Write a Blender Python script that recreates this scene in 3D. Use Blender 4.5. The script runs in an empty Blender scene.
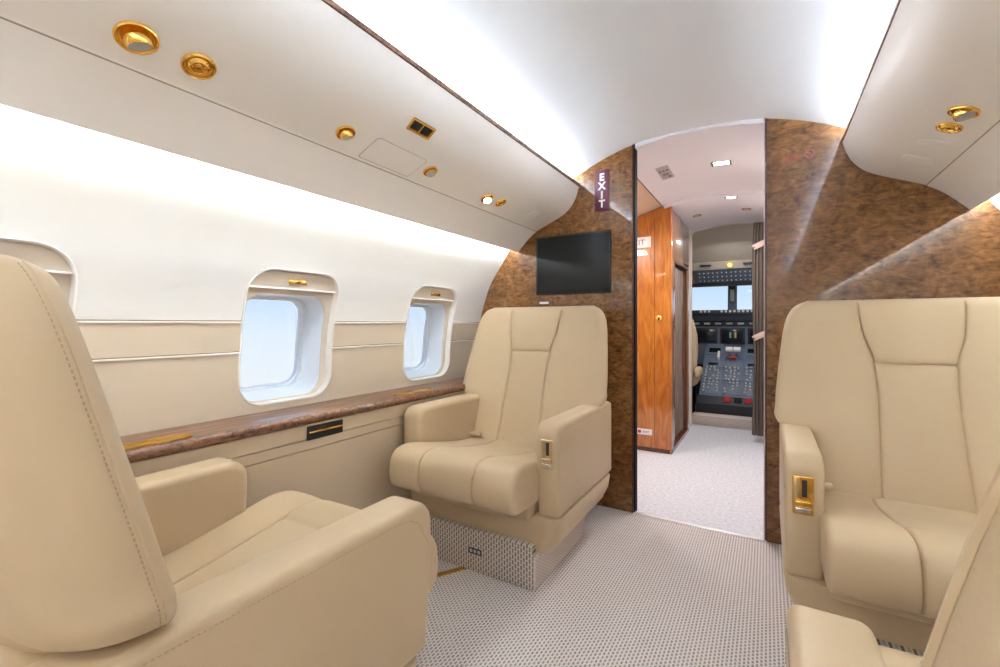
import bpy, bmesh, math, random
import numpy as np
from mathutils import Vector, Matrix
PI = math.pi
S = bpy.context.scene
COL = S.collection
random.seed(4)

# ---------------------------------------------------------------- camera, world, light, exposure
XC = -.305                      # cabin centre line
B = 2.27                        # forward bulkhead
cam_d = bpy.data.cameras.new('camera'); cam_d.sensor_width = 36; cam_d.lens = 446 * 36 / 1000
cam_d.shift_y = -0.0095; cam_d.clip_start = .02
cam = bpy.data.objects.new('camera', cam_d); COL.objects.link(cam)
cam.location = (0, 0, .95); cam.rotation_euler = (PI / 2, 0, math.atan(268 / 446))
S.camera = cam
S.view_settings.view_transform = 'Standard'; S.view_settings.look = 'None'
S.view_settings.gamma = 1; S.view_settings.use_curve_mapping = False
S.view_settings.exposure = 1.62
S.cycles.max_bounces = 12; S.cycles.diffuse_bounces = 8; S.cycles.glossy_bounces = 5
S.cycles.use_denoising = True
S.cycles.sample_clamp_indirect = 6

W = bpy.data.worlds.new('sky'); S.world = W; W.use_nodes = True
nt = W.node_tree; nt.nodes.clear()
tc = nt.nodes.new('ShaderNodeTexCoord'); sp = nt.nodes.new('ShaderNodeSeparateXYZ')
mr = nt.nodes.new('ShaderNodeMapRange'); mr.inputs[1].default_value = -.16; mr.inputs[2].default_value = .14
cr = nt.nodes.new('ShaderNodeValToRGB'); bg = nt.nodes.new('ShaderNodeBackground'); wo = nt.nodes.new('ShaderNodeOutputWorld')
cr.color_ramp.elements[0].color = (.78, .80, .80, 1); cr.color_ramp.elements[1].color = (.36, .58, .86, 1)
e = cr.color_ramp.elements.new(.45); e.color = (.70, .78, .84, 1)
nt.links.new(tc.outputs['Generated'], sp.inputs[0]); nt.links.new(sp.outputs[2], mr.inputs[0])
nt.links.new(mr.outputs[0], cr.inputs[0]); nt.links.new(cr.outputs[0], bg.inputs[0]); nt.links.new(bg.outputs[0], wo.inputs[0])
bg.inputs[1].default_value = .40

CEIL_E, WALL_E, LAMP_W = 13.3, 8.8, 1.5

def area_lamp(name, loc, size, watts, color=(1, .97, .93), rot=(0, 0, 0), sizey=None):
    l = bpy.data.lights.new(name, 'AREA'); l.energy = watts; l.color = color; l.size = size
    if sizey: l.shape = 'RECTANGLE'; l.size_y = sizey
    o = bpy.data.objects.new(name, l); COL.objects.link(o); o.location = loc; o.rotation_euler = rot
    return o
# fill lamps added in the unseen aft cabin; ceiling lamps of the vestibule
for y in (-2.4, -1.5, -.6):
    area_lamp('aft_fill_lamp', (XC, y, 1.84), .35, LAMP_W)
area_lamp('vestibule_lamp', (-.226, 2.70, 1.82), .10, 3, (1, .98, .98))
area_lamp('vestibule_lamp', (-.226, 3.55, 1.79), .10, 3, (1, .98, .98))
area_lamp('cockpit_dome_lamp', (-.305, 4.72, 1.76), .2, 1.2)
area_lamp('vestibule_lamp', (-1.0, 2.85, 1.66), .14, 2.5, (1, .98, .98))

# ---------------------------------------------------------------- materials
def mat(name, col, rough=.5, metal=0, coat=0, coat_rough=.03, emis=None, es=0, spec=.5):
    m = bpy.data.materials.new(name); m.use_nodes = True
    b = m.node_tree.nodes['Principled BSDF']
    b.inputs['Base Color'].default_value = (*col, 1); b.inputs['Roughness'].default_value = rough
    b.inputs['Metallic'].default_value = metal; b.inputs['Coat Weight'].default_value = coat
    b.inputs['Coat Roughness'].default_value = coat_rough; b.inputs['Coat IOR'].default_value = 1.55; b.inputs['Specular IOR Level'].default_value = spec
    if emis: b.inputs['Emission Color'].default_value = (*emis, 1); b.inputs['Emission Strength'].default_value = es
    return m
def N(m, t, **kw):
    n = m.node_tree.nodes.new(t)
    for k, v in kw.items():
        if isinstance(v, (int, float, tuple)) and k in n.inputs: n.inputs[k].default_value = v
        else: setattr(n, k, v)
    return n
def L(m, a, b): m.node_tree.links.new(a, b)
def bsdf(m): return m.node_tree.nodes['Principled BSDF']
def add_bump(m, src, strength=.2, dist=.002):
    b = N(m, 'ShaderNodeBump'); b.inputs['Strength'].default_value = strength; b.inputs['Distance'].default_value = dist
    L(m, src, b.inputs['Height']); L(m, b.outputs[0], bsdf(m).inputs['Normal'])
def ramp(m, src, stops):
    r = N(m, 'ShaderNodeValToRGB')
    el = r.color_ramp.elements
    el[0].position, el[0].color = stops[0][0], (*stops[0][1], 1)
    el[1].position, el[1].color = stops[-1][0], (*stops[-1][1], 1)
    for p, c in stops[1:-1]:
        e = el.new(p); e.color = (*c, 1)
    L(m, src, r.inputs[0]); return r

def leather(name, col):
    m = mat(name, col, .42, spec=.4)
    t = N(m, 'ShaderNodeTexCoord'); n = N(m, 'ShaderNodeTexNoise'); n.inputs['Scale'].default_value = 3.0
    L(m, t.outputs['Object'], n.inputs['Vector'])
    r = ramp(m, n.outputs[0], [(.3, tuple(c * .95 for c in col)), (.7, tuple(min(1, c * 1.04) for c in col))])
    L(m, r.outputs[0], bsdf(m).inputs['Base Color'])
    v = N(m, 'ShaderNodeTexVoronoi'); v.inputs['Scale'].default_value = 420
    n2 = N(m, 'ShaderNodeTexNoise'); n2.inputs['Scale'].default_value = 22; n2.inputs['Detail'].default_value = 4
    a = N(m, 'ShaderNodeMath', operation='MULTIPLY_ADD'); a.inputs[1].default_value = .10
    L(m, t.outputs['Object'], v.inputs['Vector']); L(m, t.outputs['Object'], n2.inputs['Vector'])
    L(m, v.outputs['Distance'], a.inputs[0]); L(m, n2.outputs[0], a.inputs[2])
    add_bump(m, a.outputs[0], .25, .004)
    return m
LEATHER = leather('beige_leather', (.55, .418, .264))
PANEL = leather('side_panel_leather', (.63, .505, .35))
STITCH = mat('stitching_thread', (.42, .31, .19), .7)
CREAM = mat('cream_shell', (.93, .915, .885), .42)
RIM = mat('white_window_rim', (.84, .81, .76), .35)
SHADEM = mat('cream_shade', (.70, .62, .51), .5)
TUNNEL = mat('window_tunnel', (.74, .80, .88), .35)
CEILM = mat('white_headliner', (.79, .825, .88), .6)
VESTM = mat('vestibule_ceiling_cloth', (.79, .79, .87), .6)
VESTT = mat('vestibule_tan_panel', (.66, .50, .38), .55)
BLACK = mat('black_plastic', (.012, .012, .014), .35)
SCREEN = mat('screen_glass', (.014, .017, .019), .22, spec=.35)
GOLD = mat('polished_gold', (.83, .52, .13), .16, 1)
BRASS = mat('pale_brass', (.76, .64, .44), .22, 1)
CHROME = mat('chrome', (.75, .74, .72), .12, 1)
WHITE = mat('white_label', (.85, .85, .84), .5)
MAROON = mat('maroon_sign', (.15, .03, .055), .4)
RED = mat('red_print', (.50, .03, .03), .5)
REDF = mat('faded_red_print', (.40, .05, .035), .5)
DARKT = mat('dark_print', (.05, .04, .05), .5)
GREYM = mat('grey_placard', (.42, .40, .42), .5)
LENS = mat('frosted_lamp_lens', (.45, .45, .44), .4)
LED = mat('cove_led', (1, 1, 1), .5, emis=(.83, .92, 1.0), es=CEIL_E)
LEDW = mat('sidewall_led', (1, 1, 1), .5, emis=(.88, .95, 1.0), es=WALL_E)
LAMPON = mat('lamp_lens_lit', (1, 1, 1), .5, emis=(1, .93, .82), es=6)
THRESH = mat('threshold_metal', (.80, .80, .80), .4, .6)
COCKG = mat('cockpit_grey_blue', (.12, .155, .215), .5)
COCKD = mat('cockpit_dark', (.012, .015, .022), .5)
COCKT = mat('cockpit_headliner', (.55, .49, .42), .7)
KNOB = mat('pale_knob', (.55, .55, .52), .4)
SHEEP = mat('sheepskin', (.62, .47, .31), .9)
POSTM = mat('door_post_cream', (.66, .59, .53), .5)

def burl(name, stops, scale, coatr=.03):
    m = mat(name, (.3, .15, .06), .4, coat=1, coat_rough=coatr, spec=.1)
    t = N(m, 'ShaderNodeTexCoord')
    n1 = N(m, 'ShaderNodeTexNoise'); n1.inputs['Scale'].default_value = scale; n1.inputs['Detail'].default_value = 4
    n1.inputs['Distortion'].default_value = 2.5
    mp = N(m, 'ShaderNodeMapping'); mp.inputs['Scale'].default_value = (1, 1, 1); mp.inputs['Rotation'].default_value = (0, .6, 0)
    L(m, t.outputs['Object'], mp.inputs[0]); L(m, mp.outputs[0], n1.inputs['Vector'])
    n2 = N(m, 'ShaderNodeTexNoise'); n2.inputs['Scale'].default_value = scale * 3.2; n2.inputs['Detail'].default_value = 5; n2.inputs['Distortion'].default_value = 1.2
    mp2 = N(m, 'ShaderNodeMapping'); mp2.inputs['Rotation'].default_value = (0, .7, 0); mp2.inputs['Scale'].default_value = (.55, 1, 1.5)
    L(m, t.outputs['Object'], mp2.inputs[0]); L(m, mp2.outputs[0], n2.inputs['Vector'])
    a = N(m, 'ShaderNodeMix', data_type='FLOAT'); a.inputs[0].default_value = .55
    L(m, n1.outputs[0], a.inputs[2]); L(m, n2.outputs[0], a.inputs[3])
    r = ramp(m, a.outputs[0], stops)
    L(m, r.outputs[0], bsdf(m).inputs['Base Color'])
    return m
BURL = burl('dark_burl_wood', [(.32, (.05, .018, .005)), (.44, (.150, .060, .016)), (.54, (.225, .098, .028)), (.68, (.33, .155, .050))], 13)
JAMB = burl('reddish_edge_wood', [(.35, (.07, .02, .01)), (.6, (.16, .05, .025)), (.7, (.2, .07, .035))], 20)

def streak_wood(name, stops, sc, rot=(0, 0, 0), coat=1):
    m = mat(name, (.4, .2, .1), .35, coat=coat, coat_rough=.04)
    t = N(m, 'ShaderNodeTexCoord'); mp = N(m, 'ShaderNodeMapping'); mp.inputs['Scale'].default_value = sc; mp.inputs['Rotation'].default_value = rot
    n = N(m, 'ShaderNodeTexNoise'); n.inputs['Scale'].default_value = 1; n.inputs['Detail'].default_value = 6; n.inputs['Distortion'].default_value = 1.0
    L(m, t.outputs['Object'], mp.inputs[0]); L(m, mp.outputs[0], n.inputs['Vector'])
    r = ramp(m, n.outputs[0], stops); L(m, r.outputs[0], bsdf(m).inputs['Base Color'])
    return m
LEDGEW = streak_wood('ledge_walnut', [(.33, (.04, .011, .004)), (.44, (.13, .045, .018)), (.54, (.20, .080, .034)), (.66, (.31, .145, .070))], (75, 4, 75), coat=.55)
NOSEW = streak_wood('ledge_nosing_walnut', [(.33, (.05, .015, .006)), (.46, (.16, .062, .028)), (.6, (.26, .118, .052))], (90, 60, 90), coat=.5)
ORANGEW = streak_wood('orange_figured_wood', [(.3, (.36, .10, .012)), (.5, (.50, .165, .022)), (.7, (.62, .24, .042))], (26, 26, 5), (0, .5, 0))
SIDEW = streak_wood('cabinet_side_wood', [(.3, (.16, .07, .035)), (.7, (.26, .13, .07))], (18, 18, 3))
CURT = streak_wood('curtain_cloth', [(.35, (.14, .105, .085)), (.65, (.24, .19, .155))], (60, 60, 2), coat=0)
bsdf(CURT).inputs['Roughness'].default_value = .9

def carpet(name, pale, dark, plane='XY', bw=.016, bh=.0105):
    m = mat(name, pale, .95, spec=.1)
    t = N(m, 'ShaderNodeTexCoord'); s = N(m, 'ShaderNodeSeparateXYZ'); c = N(m, 'ShaderNodeCombineXYZ')
    L(m, t.outputs['Object'], s.inputs[0])
    src = {'XY': (1, 0), 'XZ': (2, 0), 'YZ': (2, 1)}[plane]
    L(m, s.outputs[src[0]], c.inputs[0]); L(m, s.outputs[src[1]], c.inputs[1])
    b = N(m, 'ShaderNodeTexBrick'); b.inputs['Scale'].default_value = 1
    b.inputs['Brick Width'].default_value = bw; b.inputs['Row Height'].default_value = bh
    b.inputs['Mortar Size'].default_value = .0034; b.inputs['Mortar Smooth'].default_value = .5
    b.inputs['Color1'].default_value = (*dark, 1); b.inputs['Color2'].default_value = (*[d * 1.3 for d in dark], 1)
    b.inputs['Mortar'].default_value = (*pale, 1)
    L(m, c.outputs[0], b.inputs['Vector'])
    n = N(m, 'ShaderNodeTexNoise'); n.inputs['Scale'].default_value = 900
    mx = N(m, 'ShaderNodeMix', data_type='RGBA', blend_type='MULTIPLY'); mx.inputs[0].default_value = .25
    L(m, t.outputs['Object'], n.inputs['Vector'])
    L(m, b.outputs[0], mx.inputs[6]); L(m, n.outputs[0], mx.inputs[7])
    L(m, mx.outputs[2], bsdf(m).inputs['Base Color'])
    add_bump(m, b.outputs['Fac'], .6, .002)
    return m
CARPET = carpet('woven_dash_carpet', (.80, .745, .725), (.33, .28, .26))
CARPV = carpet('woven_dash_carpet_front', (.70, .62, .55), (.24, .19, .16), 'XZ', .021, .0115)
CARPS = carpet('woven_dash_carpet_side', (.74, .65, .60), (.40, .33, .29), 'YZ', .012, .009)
CARPP = mat('pale_vestibule_carpet', (.62, .63, .68), .95, spec=.1)
_t = N(CARPP, 'ShaderNodeTexCoord'); _n = N(CARPP, 'ShaderNodeTexNoise'); _n.inputs['Scale'].default_value = 60; _n.inputs['Detail'].default_value = 5
L(CARPP, _t.outputs['Object'], _n.inputs['Vector'])
_r = ramp(CARPP, _n.outputs[0], [(.3, (.50, .51, .56)), (.7, (.70, .71, .76))]); L(CARPP, _r.outputs[0], bsdf(CARPP).inputs['Base Color'])

# sidewall: cream upper panel, leather-coloured panels below the belt line at z = .955
WALLM = mat('cabin_sidewall', (.82, .79, .74), .45)
_t = N(WALLM, 'ShaderNodeNewGeometry'); _s = N(WALLM, 'ShaderNodeSeparateXYZ'); L(WALLM, _t.outputs['Position'], _s.inputs[0])
_m = N(WALLM, 'ShaderNodeMath', operation='GREATER_THAN'); _m.inputs[1].default_value = .955; L(WALLM, _s.outputs[2], _m.inputs[0])
_x = N(WALLM, 'ShaderNodeMix', data_type='RGBA'); _x.inputs[6].default_value = (.70, .60, .46, 1); _x.inputs[7].default_value = (.84, .83, .80, 1)
L(WALLM, _m.outputs[0], _x.inputs[0]); L(WALLM, _x.outputs[2], bsdf(WALLM).inputs['Base Color'])

GLASS = bpy.data.materials.new('window_glass'); GLASS.use_nodes = True
_nt = GLASS.node_tree; _nt.nodes.clear()
_tr = _nt.nodes.new('ShaderNodeBsdfTransparent'); _tr.inputs[0].default_value = (.97, .98, 1, 1)
_gl = _nt.nodes.new('ShaderNodeBsdfGlossy'); _gl.inputs['Roughness'].default_value = .02
_fr = _nt.nodes.new('ShaderNodeFresnel'); _mx = _nt.nodes.new('ShaderNodeMixShader'); _o = _nt.nodes.new('ShaderNodeOutputMaterial')
_fr.inputs[0].default_value = 1.25
_nt.links.new(_fr.outputs[0], _mx.inputs[0]); _nt.links.new(_tr.outputs[0], _mx.inputs[1]); _nt.links.new(_gl.outputs[0], _mx.inputs[2]); _nt.links.new(_mx.outputs[0], _o.inputs[0])

# ---------------------------------------------------------------- helpers
def mesh_obj(name, verts, faces, m, parent=None, smooth=True, angle=35, kind=None):
    me = bpy.data.meshes.new(name); me.from_pydata([tuple(v) for v in verts], [], faces); me.update()
    bm = bmesh.new(); bm.from_mesh(me); bmesh.ops.remove_doubles(bm, verts=bm.verts, dist=1e-6)
    bmesh.ops.recalc_face_normals(bm, faces=bm.faces); bm.to_mesh(me); bm.free()
    return fin(name, me, m, parent, smooth, angle, kind)
def fin(name, me, m, parent=None, smooth=True, angle=35, kind=None):
    ms = m if isinstance(m, (list, tuple)) else [m]
    for k in ms: me.materials.append(k)
    if smooth:
        me.polygons.foreach_set('use_smooth', [True] * len(me.polygons)); me.set_sharp_from_angle(angle=math.radians(angle))
    o = bpy.data.objects.new(name, me); COL.objects.link(o)
    if parent: o.parent = parent
    if kind: o['kind'] = kind
    return o
def bm_obj(name, bm, m, parent=None, smooth=True, angle=35, kind=None):
    bmesh.ops.recalc_face_normals(bm, faces=bm.faces)
    me = bpy.data.meshes.new(name); bm.to_mesh(me); bm.free()
    return fin(name, me, m, parent, smooth, angle, kind)
def box_into(bm, x0, x1, y0, y1, z0, z1, bev=0, seg=2, M=None):
    b = bmesh.new(); bmesh.ops.create_cube(b, size=1)
    bmesh.ops.scale(b, vec=(x1 - x0, y1 - y0, z1 - z0), verts=b.verts)
    bmesh.ops.translate(b, vec=((x0 + x1) / 2, (y0 + y1) / 2, (z0 + z1) / 2), verts=b.verts)
    if bev: bmesh.ops.bevel(b, geom=b.edges[:], offset=bev, segments=seg, affect='EDGES', profile=.5)
    if M: b.transform(M)
    me = bpy.data.meshes.new('t'); b.to_mesh(me); b.free(); bm.from_mesh(me); bpy.data.meshes.remove(me)
def box(name, dims, m, parent=None, bev=.003, seg=2, M=None, kind=None):
    bm = bmesh.new(); box_into(bm, *dims, bev, seg, M); return bm_obj(name, bm, m, parent, kind=kind)
def loops_obj(name, loops, m, parent=None, cap0=False, cap1=False, kind=None, angle=35, closed=True):
    V = []; F = []; n = len(loops[0])
    for l in loops: V += list(l)
    for i in range(len(loops) - 1):
        for j in range(n if closed else n - 1):
            k = (j + 1) % n
            F.append((i * n + j, i * n + k, (i + 1) * n + k, (i + 1) * n + j))
    if cap0: F.append(tuple(range(n)))
    if cap1: F.append(tuple(range((len(loops) - 1) * n, len(loops) * n)))
    return mesh_obj(name, V, F, m, parent, True, angle, kind)
def prism(name, poly, axis, a0, a1, m, parent=None, bev=0, seg=4, kind=None, angle=35):
    """poly in the plane of the other two axes, pushed along axis from a0 to a1"""
    def pt(p, a):
        return {'x': (a, p[0], p[1]), 'y': (p[0], a, p[1]), 'z': (p[0], p[1], a)}[axis]
    n = len(poly); V = [pt(p, a0) for p in poly] + [pt(p, a1) for p in poly]
    F = [tuple(range(n)), tuple(range(n, 2 * n))] + [(j, (j + 1) % n, n + (j + 1) % n, n + j) for j in range(n)]
    me = bpy.data.meshes.new(name); me.from_pydata(V, [], F)
    bm = bmesh.new(); bm.from_mesh(me); bmesh.ops.recalc_face_normals(bm, faces=bm.faces)
    if bev:
        bm.faces.ensure_lookup_table()
        es = list(set(bm.faces[0].edges[:]) | set(bm.faces[1].edges[:]))
        bmesh.ops.bevel(bm, geom=es, offset=bev, segments=seg, affect='EDGES', profile=.5)
    return bm_obj(name, bm, m, parent, True, angle, kind)
def rrect(a, b, r, n=64, m=9):
    """rounded rectangle, half sizes a, b: n points on the arcs, m more on each straight side"""
    arcs = []; q = n // 4
    for i, (sx, sy) in enumerate(((1, 1), (-1, 1), (-1, -1), (1, -1))):
        arcs.append([(sx * (a - r) + r * math.cos(PI / 2 * (i + k / (q - 1))), sy * (b - r) + r * math.sin(PI / 2 * (i + k / (q - 1)))) for k in range(q)])
    pts = []
    for i in range(4):
        pts += arcs[i]; p, o = arcs[i][-1], arcs[(i + 1) % 4][0]
        pts += [(p[0] + (o[0] - p[0]) * k / (m + 1), p[1] + (o[1] - p[1]) * k / (m + 1)) for k in range(1, m + 1)]
    return pts
def lathe(name, prof, m, parent=None, M=Matrix(), n=32, cap0=False, cap1=False):
    loops = [[M @ Vector((r * math.cos(2 * PI * k / n), r * math.sin(2 * PI * k / n), z)) for k in range(n)] for r, z in prof]
    return loops_obj(name, loops, m, parent, cap0, cap1)
def interp(P):
    P = sorted(P); xs = np.array([p[0] for p in P]); ys = np.array([p[1] for p in P])
    d = np.gradient(ys, xs)
    def f(x):
        x = np.clip(x, xs[0], xs[-1]); i = int(np.clip(np.searchsorted(xs, x) - 1, 0, len(xs) - 2))
        h = xs[i + 1] - xs[i]; t = (x - xs[i]) / h
        return float((2*t**3-3*t**2+1)*ys[i] + (t**3-2*t**2+t)*h*d[i] + (-2*t**3+3*t**2)*ys[i+1] + (t**3-t**2)*h*d[i+1])
    return f
def catmull(P, n=6, closed=True):
    P = [np.array(p, float) for p in P]; out = []; N_ = len(P)
    for i in range(N_ if closed else N_ - 1):
        g = lambda k: P[k % N_] if closed else P[min(max(k, 0), N_ - 1)]
        p0, p1, p2, p3 = g(i - 1), g(i), g(i + 1), g(i + 2)
        for k in range(n):
            t = k / n
            out.append(.5 * (2*p1 + (p2-p0)*t + (2*p0-5*p1+4*p2-p3)*t*t + (3*p1-p0-3*p2+p3)*t**3))
    if not closed: out.append(P[-1])
    return out
def tag(o, label=None, cat=None, group=None, kind=None):
    if label: o['label'] = label
    if cat: o['category'] = cat
    if group: o['group'] = group
    if kind: o['kind'] = kind
    return o
def thing(name, label, cat, loc=(0, 0, 0), rotz=0, group=None):
    o = bpy.data.objects.new(name, None); o.empty_display_size = .05; COL.objects.link(o)
    o.location = loc; o.rotation_euler = (0, 0, rotz)
    return tag(o, label, cat, group)
def tube_into(bm, pts, r, n=8, cap=True):
    rings = []
    for i, p in enumerate(pts):
        a = Vector(pts[max(i - 1, 0)]); b = Vector(pts[min(i + 1, len(pts) - 1)]); t = (b - a).normalized()
        u = t.cross(Vector((0, 0, 1)));
        if u.length < .05: u = t.cross(Vector((1, 0, 0)))
        u.normalize(); v = t.cross(u)
        rings.append([bm.verts.new(Vector(p) + r * (math.cos(2*PI*k/n) * u + math.sin(2*PI*k/n) * v)) for k in range(n)])
    for i in range(len(rings) - 1):
        for k in range(n): bm.faces.new((rings[i][k], rings[i][(k+1) % n], rings[i+1][(k+1) % n], rings[i+1][k]))
    if cap: bm.faces.new(rings[0]); bm.faces.new(rings[-1])
def dashes(name, path, m, parent, step=.007, ln=.0042, r=.0008):
    bm = bmesh.new(); path = [Vector(p) for p in path]
    seg = [0]
    for a, b in zip(path, path[1:]): seg.append(seg[-1] + (b - a).length)
    def at(s):
        i = max(0, min(len(path) - 2, int(np.searchsorted(seg, s)) - 1)); d = seg[i+1] - seg[i]
        return path[i].lerp(path[i+1], (s - seg[i]) / d if d else 0)
    s = 0
    while s + ln < seg[-1]:
        tube_into(bm, [at(s), at(s + ln)], r, 4); s += step
    return bm_obj(name, bm, m, parent)
def text_obj(name, body, size, m, M, parent=None, extrude=.0006, bold=0, space=1, kind=None):
    cu = bpy.data.curves.new(name, 'FONT'); cu.body = body; cu.size = size; cu.align_x = 'CENTER'; cu.align_y = 'CENTER'
    cu.extrude = extrude; cu.offset = bold; cu.space_line = space
    o = bpy.data.objects.new('tmp', cu); COL.objects.link(o)
    bpy.context.view_layer.update()
    me = bpy.data.meshes.new_from_object(o.evaluated_get(bpy.context.evaluated_depsgraph_get()))
    bpy.data.objects.remove(o); me.transform(M); me.materials.clear()
    return fin(name, me, m, parent, smooth=False, kind=kind)

# ---------------------------------------------------------------- cabin shell
wx_ = interp([(-.02, -1.45), (.30, -1.52), (.60, -1.532), (.70, -1.53), (.85, -1.522), (.955, -1.507), (1.035, -1.488), (1.10, -1.466), (1.179, -1.434), (1.24, -1.397),
              (1.30, -1.352), (1.375, -1.30), (1.45, -1.25), (1.55, -1.19), (1.66, -1.14)])
YA = -2.9                        # aft end of the cabin
WIN = [.228, 1.018, 1.808]
WH, WT, WB = .181, 1.137, .668   # half width, top, bottom of the oval window frame
WC, WHH = (WT + WB) / 2, (WT - WB) / 2
def mx(x): return 2 * XC - x

def side_wall(side):
    X = (lambda z, d=0: wx_(z) - d) if side == 'left' else (lambda z, d=0: mx(wx_(z) - d))
    V = []; F = []
    def patch(ys, zs):
        o = len(V)
        for z in zs:
            for y in ys: V.append((X(z), y, z))
        for i in range(len(zs) - 1):
            for j in range(len(ys) - 1):
                F.append((o+i*len(ys)+j, o+i*len(ys)+j+1, o+(i+1)*len(ys)+j+1, o+(i+1)*len(ys)+j))
    z0, z1 = .61, 1.19
    wins = [y for y in ([-2.18, -1.38, -.58] + WIN)]
    cells = [(y - .21, y + .21) for y in wins]
    patch([YA, B], list(np.linspace(-.02, z0, 10)))
    patch([YA, B], list(np.linspace(z1, 1.66, 16)))
    e = YA
    for c in cells:
        patch([e, c[0]+.004], list(np.linspace(z0, z1, 41))); e = c[1]-.004
    patch([e, B], list(np.linspace(z0, z1, 41)))
    for yc in wins:
        hole = rrect(WH + .006, WHH + .006, .088, 96); n = len(hole); K = 5; o = len(V)
        hw, zb, zt = .21, z0 - WC, z1 - WC
        outer = []
        for (a, b) in hole:
            q = min(hw / abs(a) if a else 9, (zt / b) if b > 0 else (zb / b if b < 0 else 9)); outer.append((a * q, b * q))
        for c in ((hw, zt), (-hw, zt), (-hw, zb), (hw, zb)):
            j = min(range(n), key=lambda j: (outer[j][0]-c[0])**2 + (outer[j][1]-c[1])**2); outer[j] = c
        for k in range(K + 1):
            t = k / K
            for (a, b), (oa, ob) in zip(hole, outer): V.append((X(WC + b + (ob - b) * t), yc + a + (oa - a) * t, WC + b + (ob - b) * t))
        for k in range(K):
            for j in range(n):
                F.append((o+k*n+j, o+k*n+(j+1) % n, o+(k+1)*n+(j+1) % n, o+(k+1)*n+j))
    return mesh_obj('wall_' + side, V, F, WALLM, kind='structure', angle=30)
side_wall('left'); side_wall('right')

def window(i, yc, side):
    sg = 1 if side == 'left' else -1
    X = (lambda z, d=0: wx_(z) - d) if side == 'left' else (lambda z, d=0: mx(wx_(z) - d))
    root = bpy.data.objects.new('window_%d' % i, None); COL.objects.link(root); root['kind'] = 'structure'
    def lp(a, b, r, D, zc=WC, dy=0): return [(X(zc + q, D), yc + dy + p, zc + q) for p, q in rrect(a, b, r, 64)]
    loops_obj('window_rim', [lp(WH+.007, WHH+.007, .094, 0), lp(WH+.006, WHH+.006, .092, -.003), lp(WH+.003, WHH+.003, .088, -.004), lp(WH, WHH, .083, -.002),
                             lp(WH-.001, WHH-.001, .082, .004), lp(WH-.002, WHH-.002, .08, .026)], RIM, root)
    ic, ih, iy = .866, .192, -.009
    loops_obj('window_reveal', [lp(WH-.002, WHH-.002, .08, .026), lp(.166, ih, .075, .027, ic, iy), lp(.165, ih-.001, .074, .034, ic, iy)], SHADEM, root, angle=60)
    gy, gc = -.014, .878
    loops_obj('window_tunnel', [lp(.165, ih-.001, .074, .034, ic, iy), lp(.163, ih-.003, .073, .055, ic, iy), lp(.146, .176, .068, .112, gc, gy),
                                lp(.137, .170, .065, .113, gc, gy), lp(.136, .169, .064, .121, gc, gy), lp(.131, .164, .062, .122, gc, gy), lp(.130, .163, .061, .14, gc, gy)], TUNNEL, root, angle=25)
    pane = [(X(gc, .136), yc + gy + p, gc + q) for p, q in rrect(.131, .164, .061, 64, 0)]
    zs = sorted(set(round(p[2], 4) for p in pane))
    V = []; F = []
    n = len(pane)
    for D in (.134, .139):
        V += [(X(.878, D), p[1], p[2]) for p in pane]
    F = [tuple(range(n)), tuple(range(n, 2*n))] + [(j, (j+1) % n, n+(j+1) % n, n+j) for j in range(n)]
    mesh_obj('window_pane', V, F, GLASS, root, smooth=False)
    # pull-down shade parked at the top
    zs0 = 1.074
    ol = [(p, WC + q) for p, q in rrect(WH-.003, WHH-.003, .079, 96) if WC + q > zs0]
    ol.sort(key=lambda t: math.atan2(t[0], t[1] - .95)); poly = [(-WH+.003, zs0)] + ol + [(WH-.003, zs0)]
    n = len(poly)
    V = [(X(z, .012), yc+p, z) for p, z in poly] + [(X(z, .020), yc+p, z) for p, z in poly]
    F = [tuple(range(n)), tuple(range(n, 2*n))] + [(j, (j+1) % n, n+(j+1) % n, n+j) for j in range(n)]
    sh = mesh_obj('window_shade', V, F, SHADEM, root, smooth=False)
    bm = bmesh.new()
    tube_into(bm, [(X(zs0, .010), yc-WH+.006, zs0+.002), (X(zs0, .010), yc+WH-.006, zs0+.002)], .0035, 8)
    bm_obj('shade_rail', bm, RIM, sh)
    bm = bmesh.new()
    zh = 1.103; x0 = X(zh, .012)
    box_into(bm, min(x0, x0+sg*.004), max(x0, x0+sg*.004), yc-.036, yc+.036, zh-.008, zh+.008, .002)
    box_into(bm, min(x0, x0+sg*.011), max(x0, x0+sg*.011), yc-.03, yc+.03, zh-.001, zh+.004, .0015)
    tag(bm_obj('shade_handle', bm, GOLD, sh), 'brass shade handle')
    return root
k = 1
for y in WIN: window(k, y, 'left'); k += 1
for y in [-2.18, -1.38, -.58]: window(k, y, 'left'); k += 1
for y in [-2.18, -1.38, -.58] + WIN: window(k, y, 'right'); k += 1

# belt-line and lower bead trims between the windows (left wall)
def bead(z, y0, y1, m, r=.0032, out=.0015, nm='trim_1'):
    bm = bmesh.new(); tube_into(bm, [(wx_(z)+out, y0, z), (wx_(z)+out, y1, z)], r, 8); return bm_obj(nm, bm, m, kind='structure')
GROOVE = mat('tan_groove', (.33, .24, .14), .7)
ti = 1
edges = [(YA+.01, -2.18-.19), (-2.18+.19, -1.38-.19), (-1.38+.19, -.58-.19), (-.58+.19, WIN[0]-.186), (WIN[0]+.186, WIN[1]-.186), (WIN[1]+.186, WIN[2]-.186), (WIN[2]+.186, B-.003)]
for (a, b) in edges:  # belt-line bead and the bead below it
    for z in (.955, .852):
        bead(z, a, b, RIM, .0034, .001, 'trim_%d' % ti); ti += 1
        bead(z + .0052, a, b, GROOVE, .0022, -.0004, 'trim_%d' % ti); ti += 1

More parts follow.
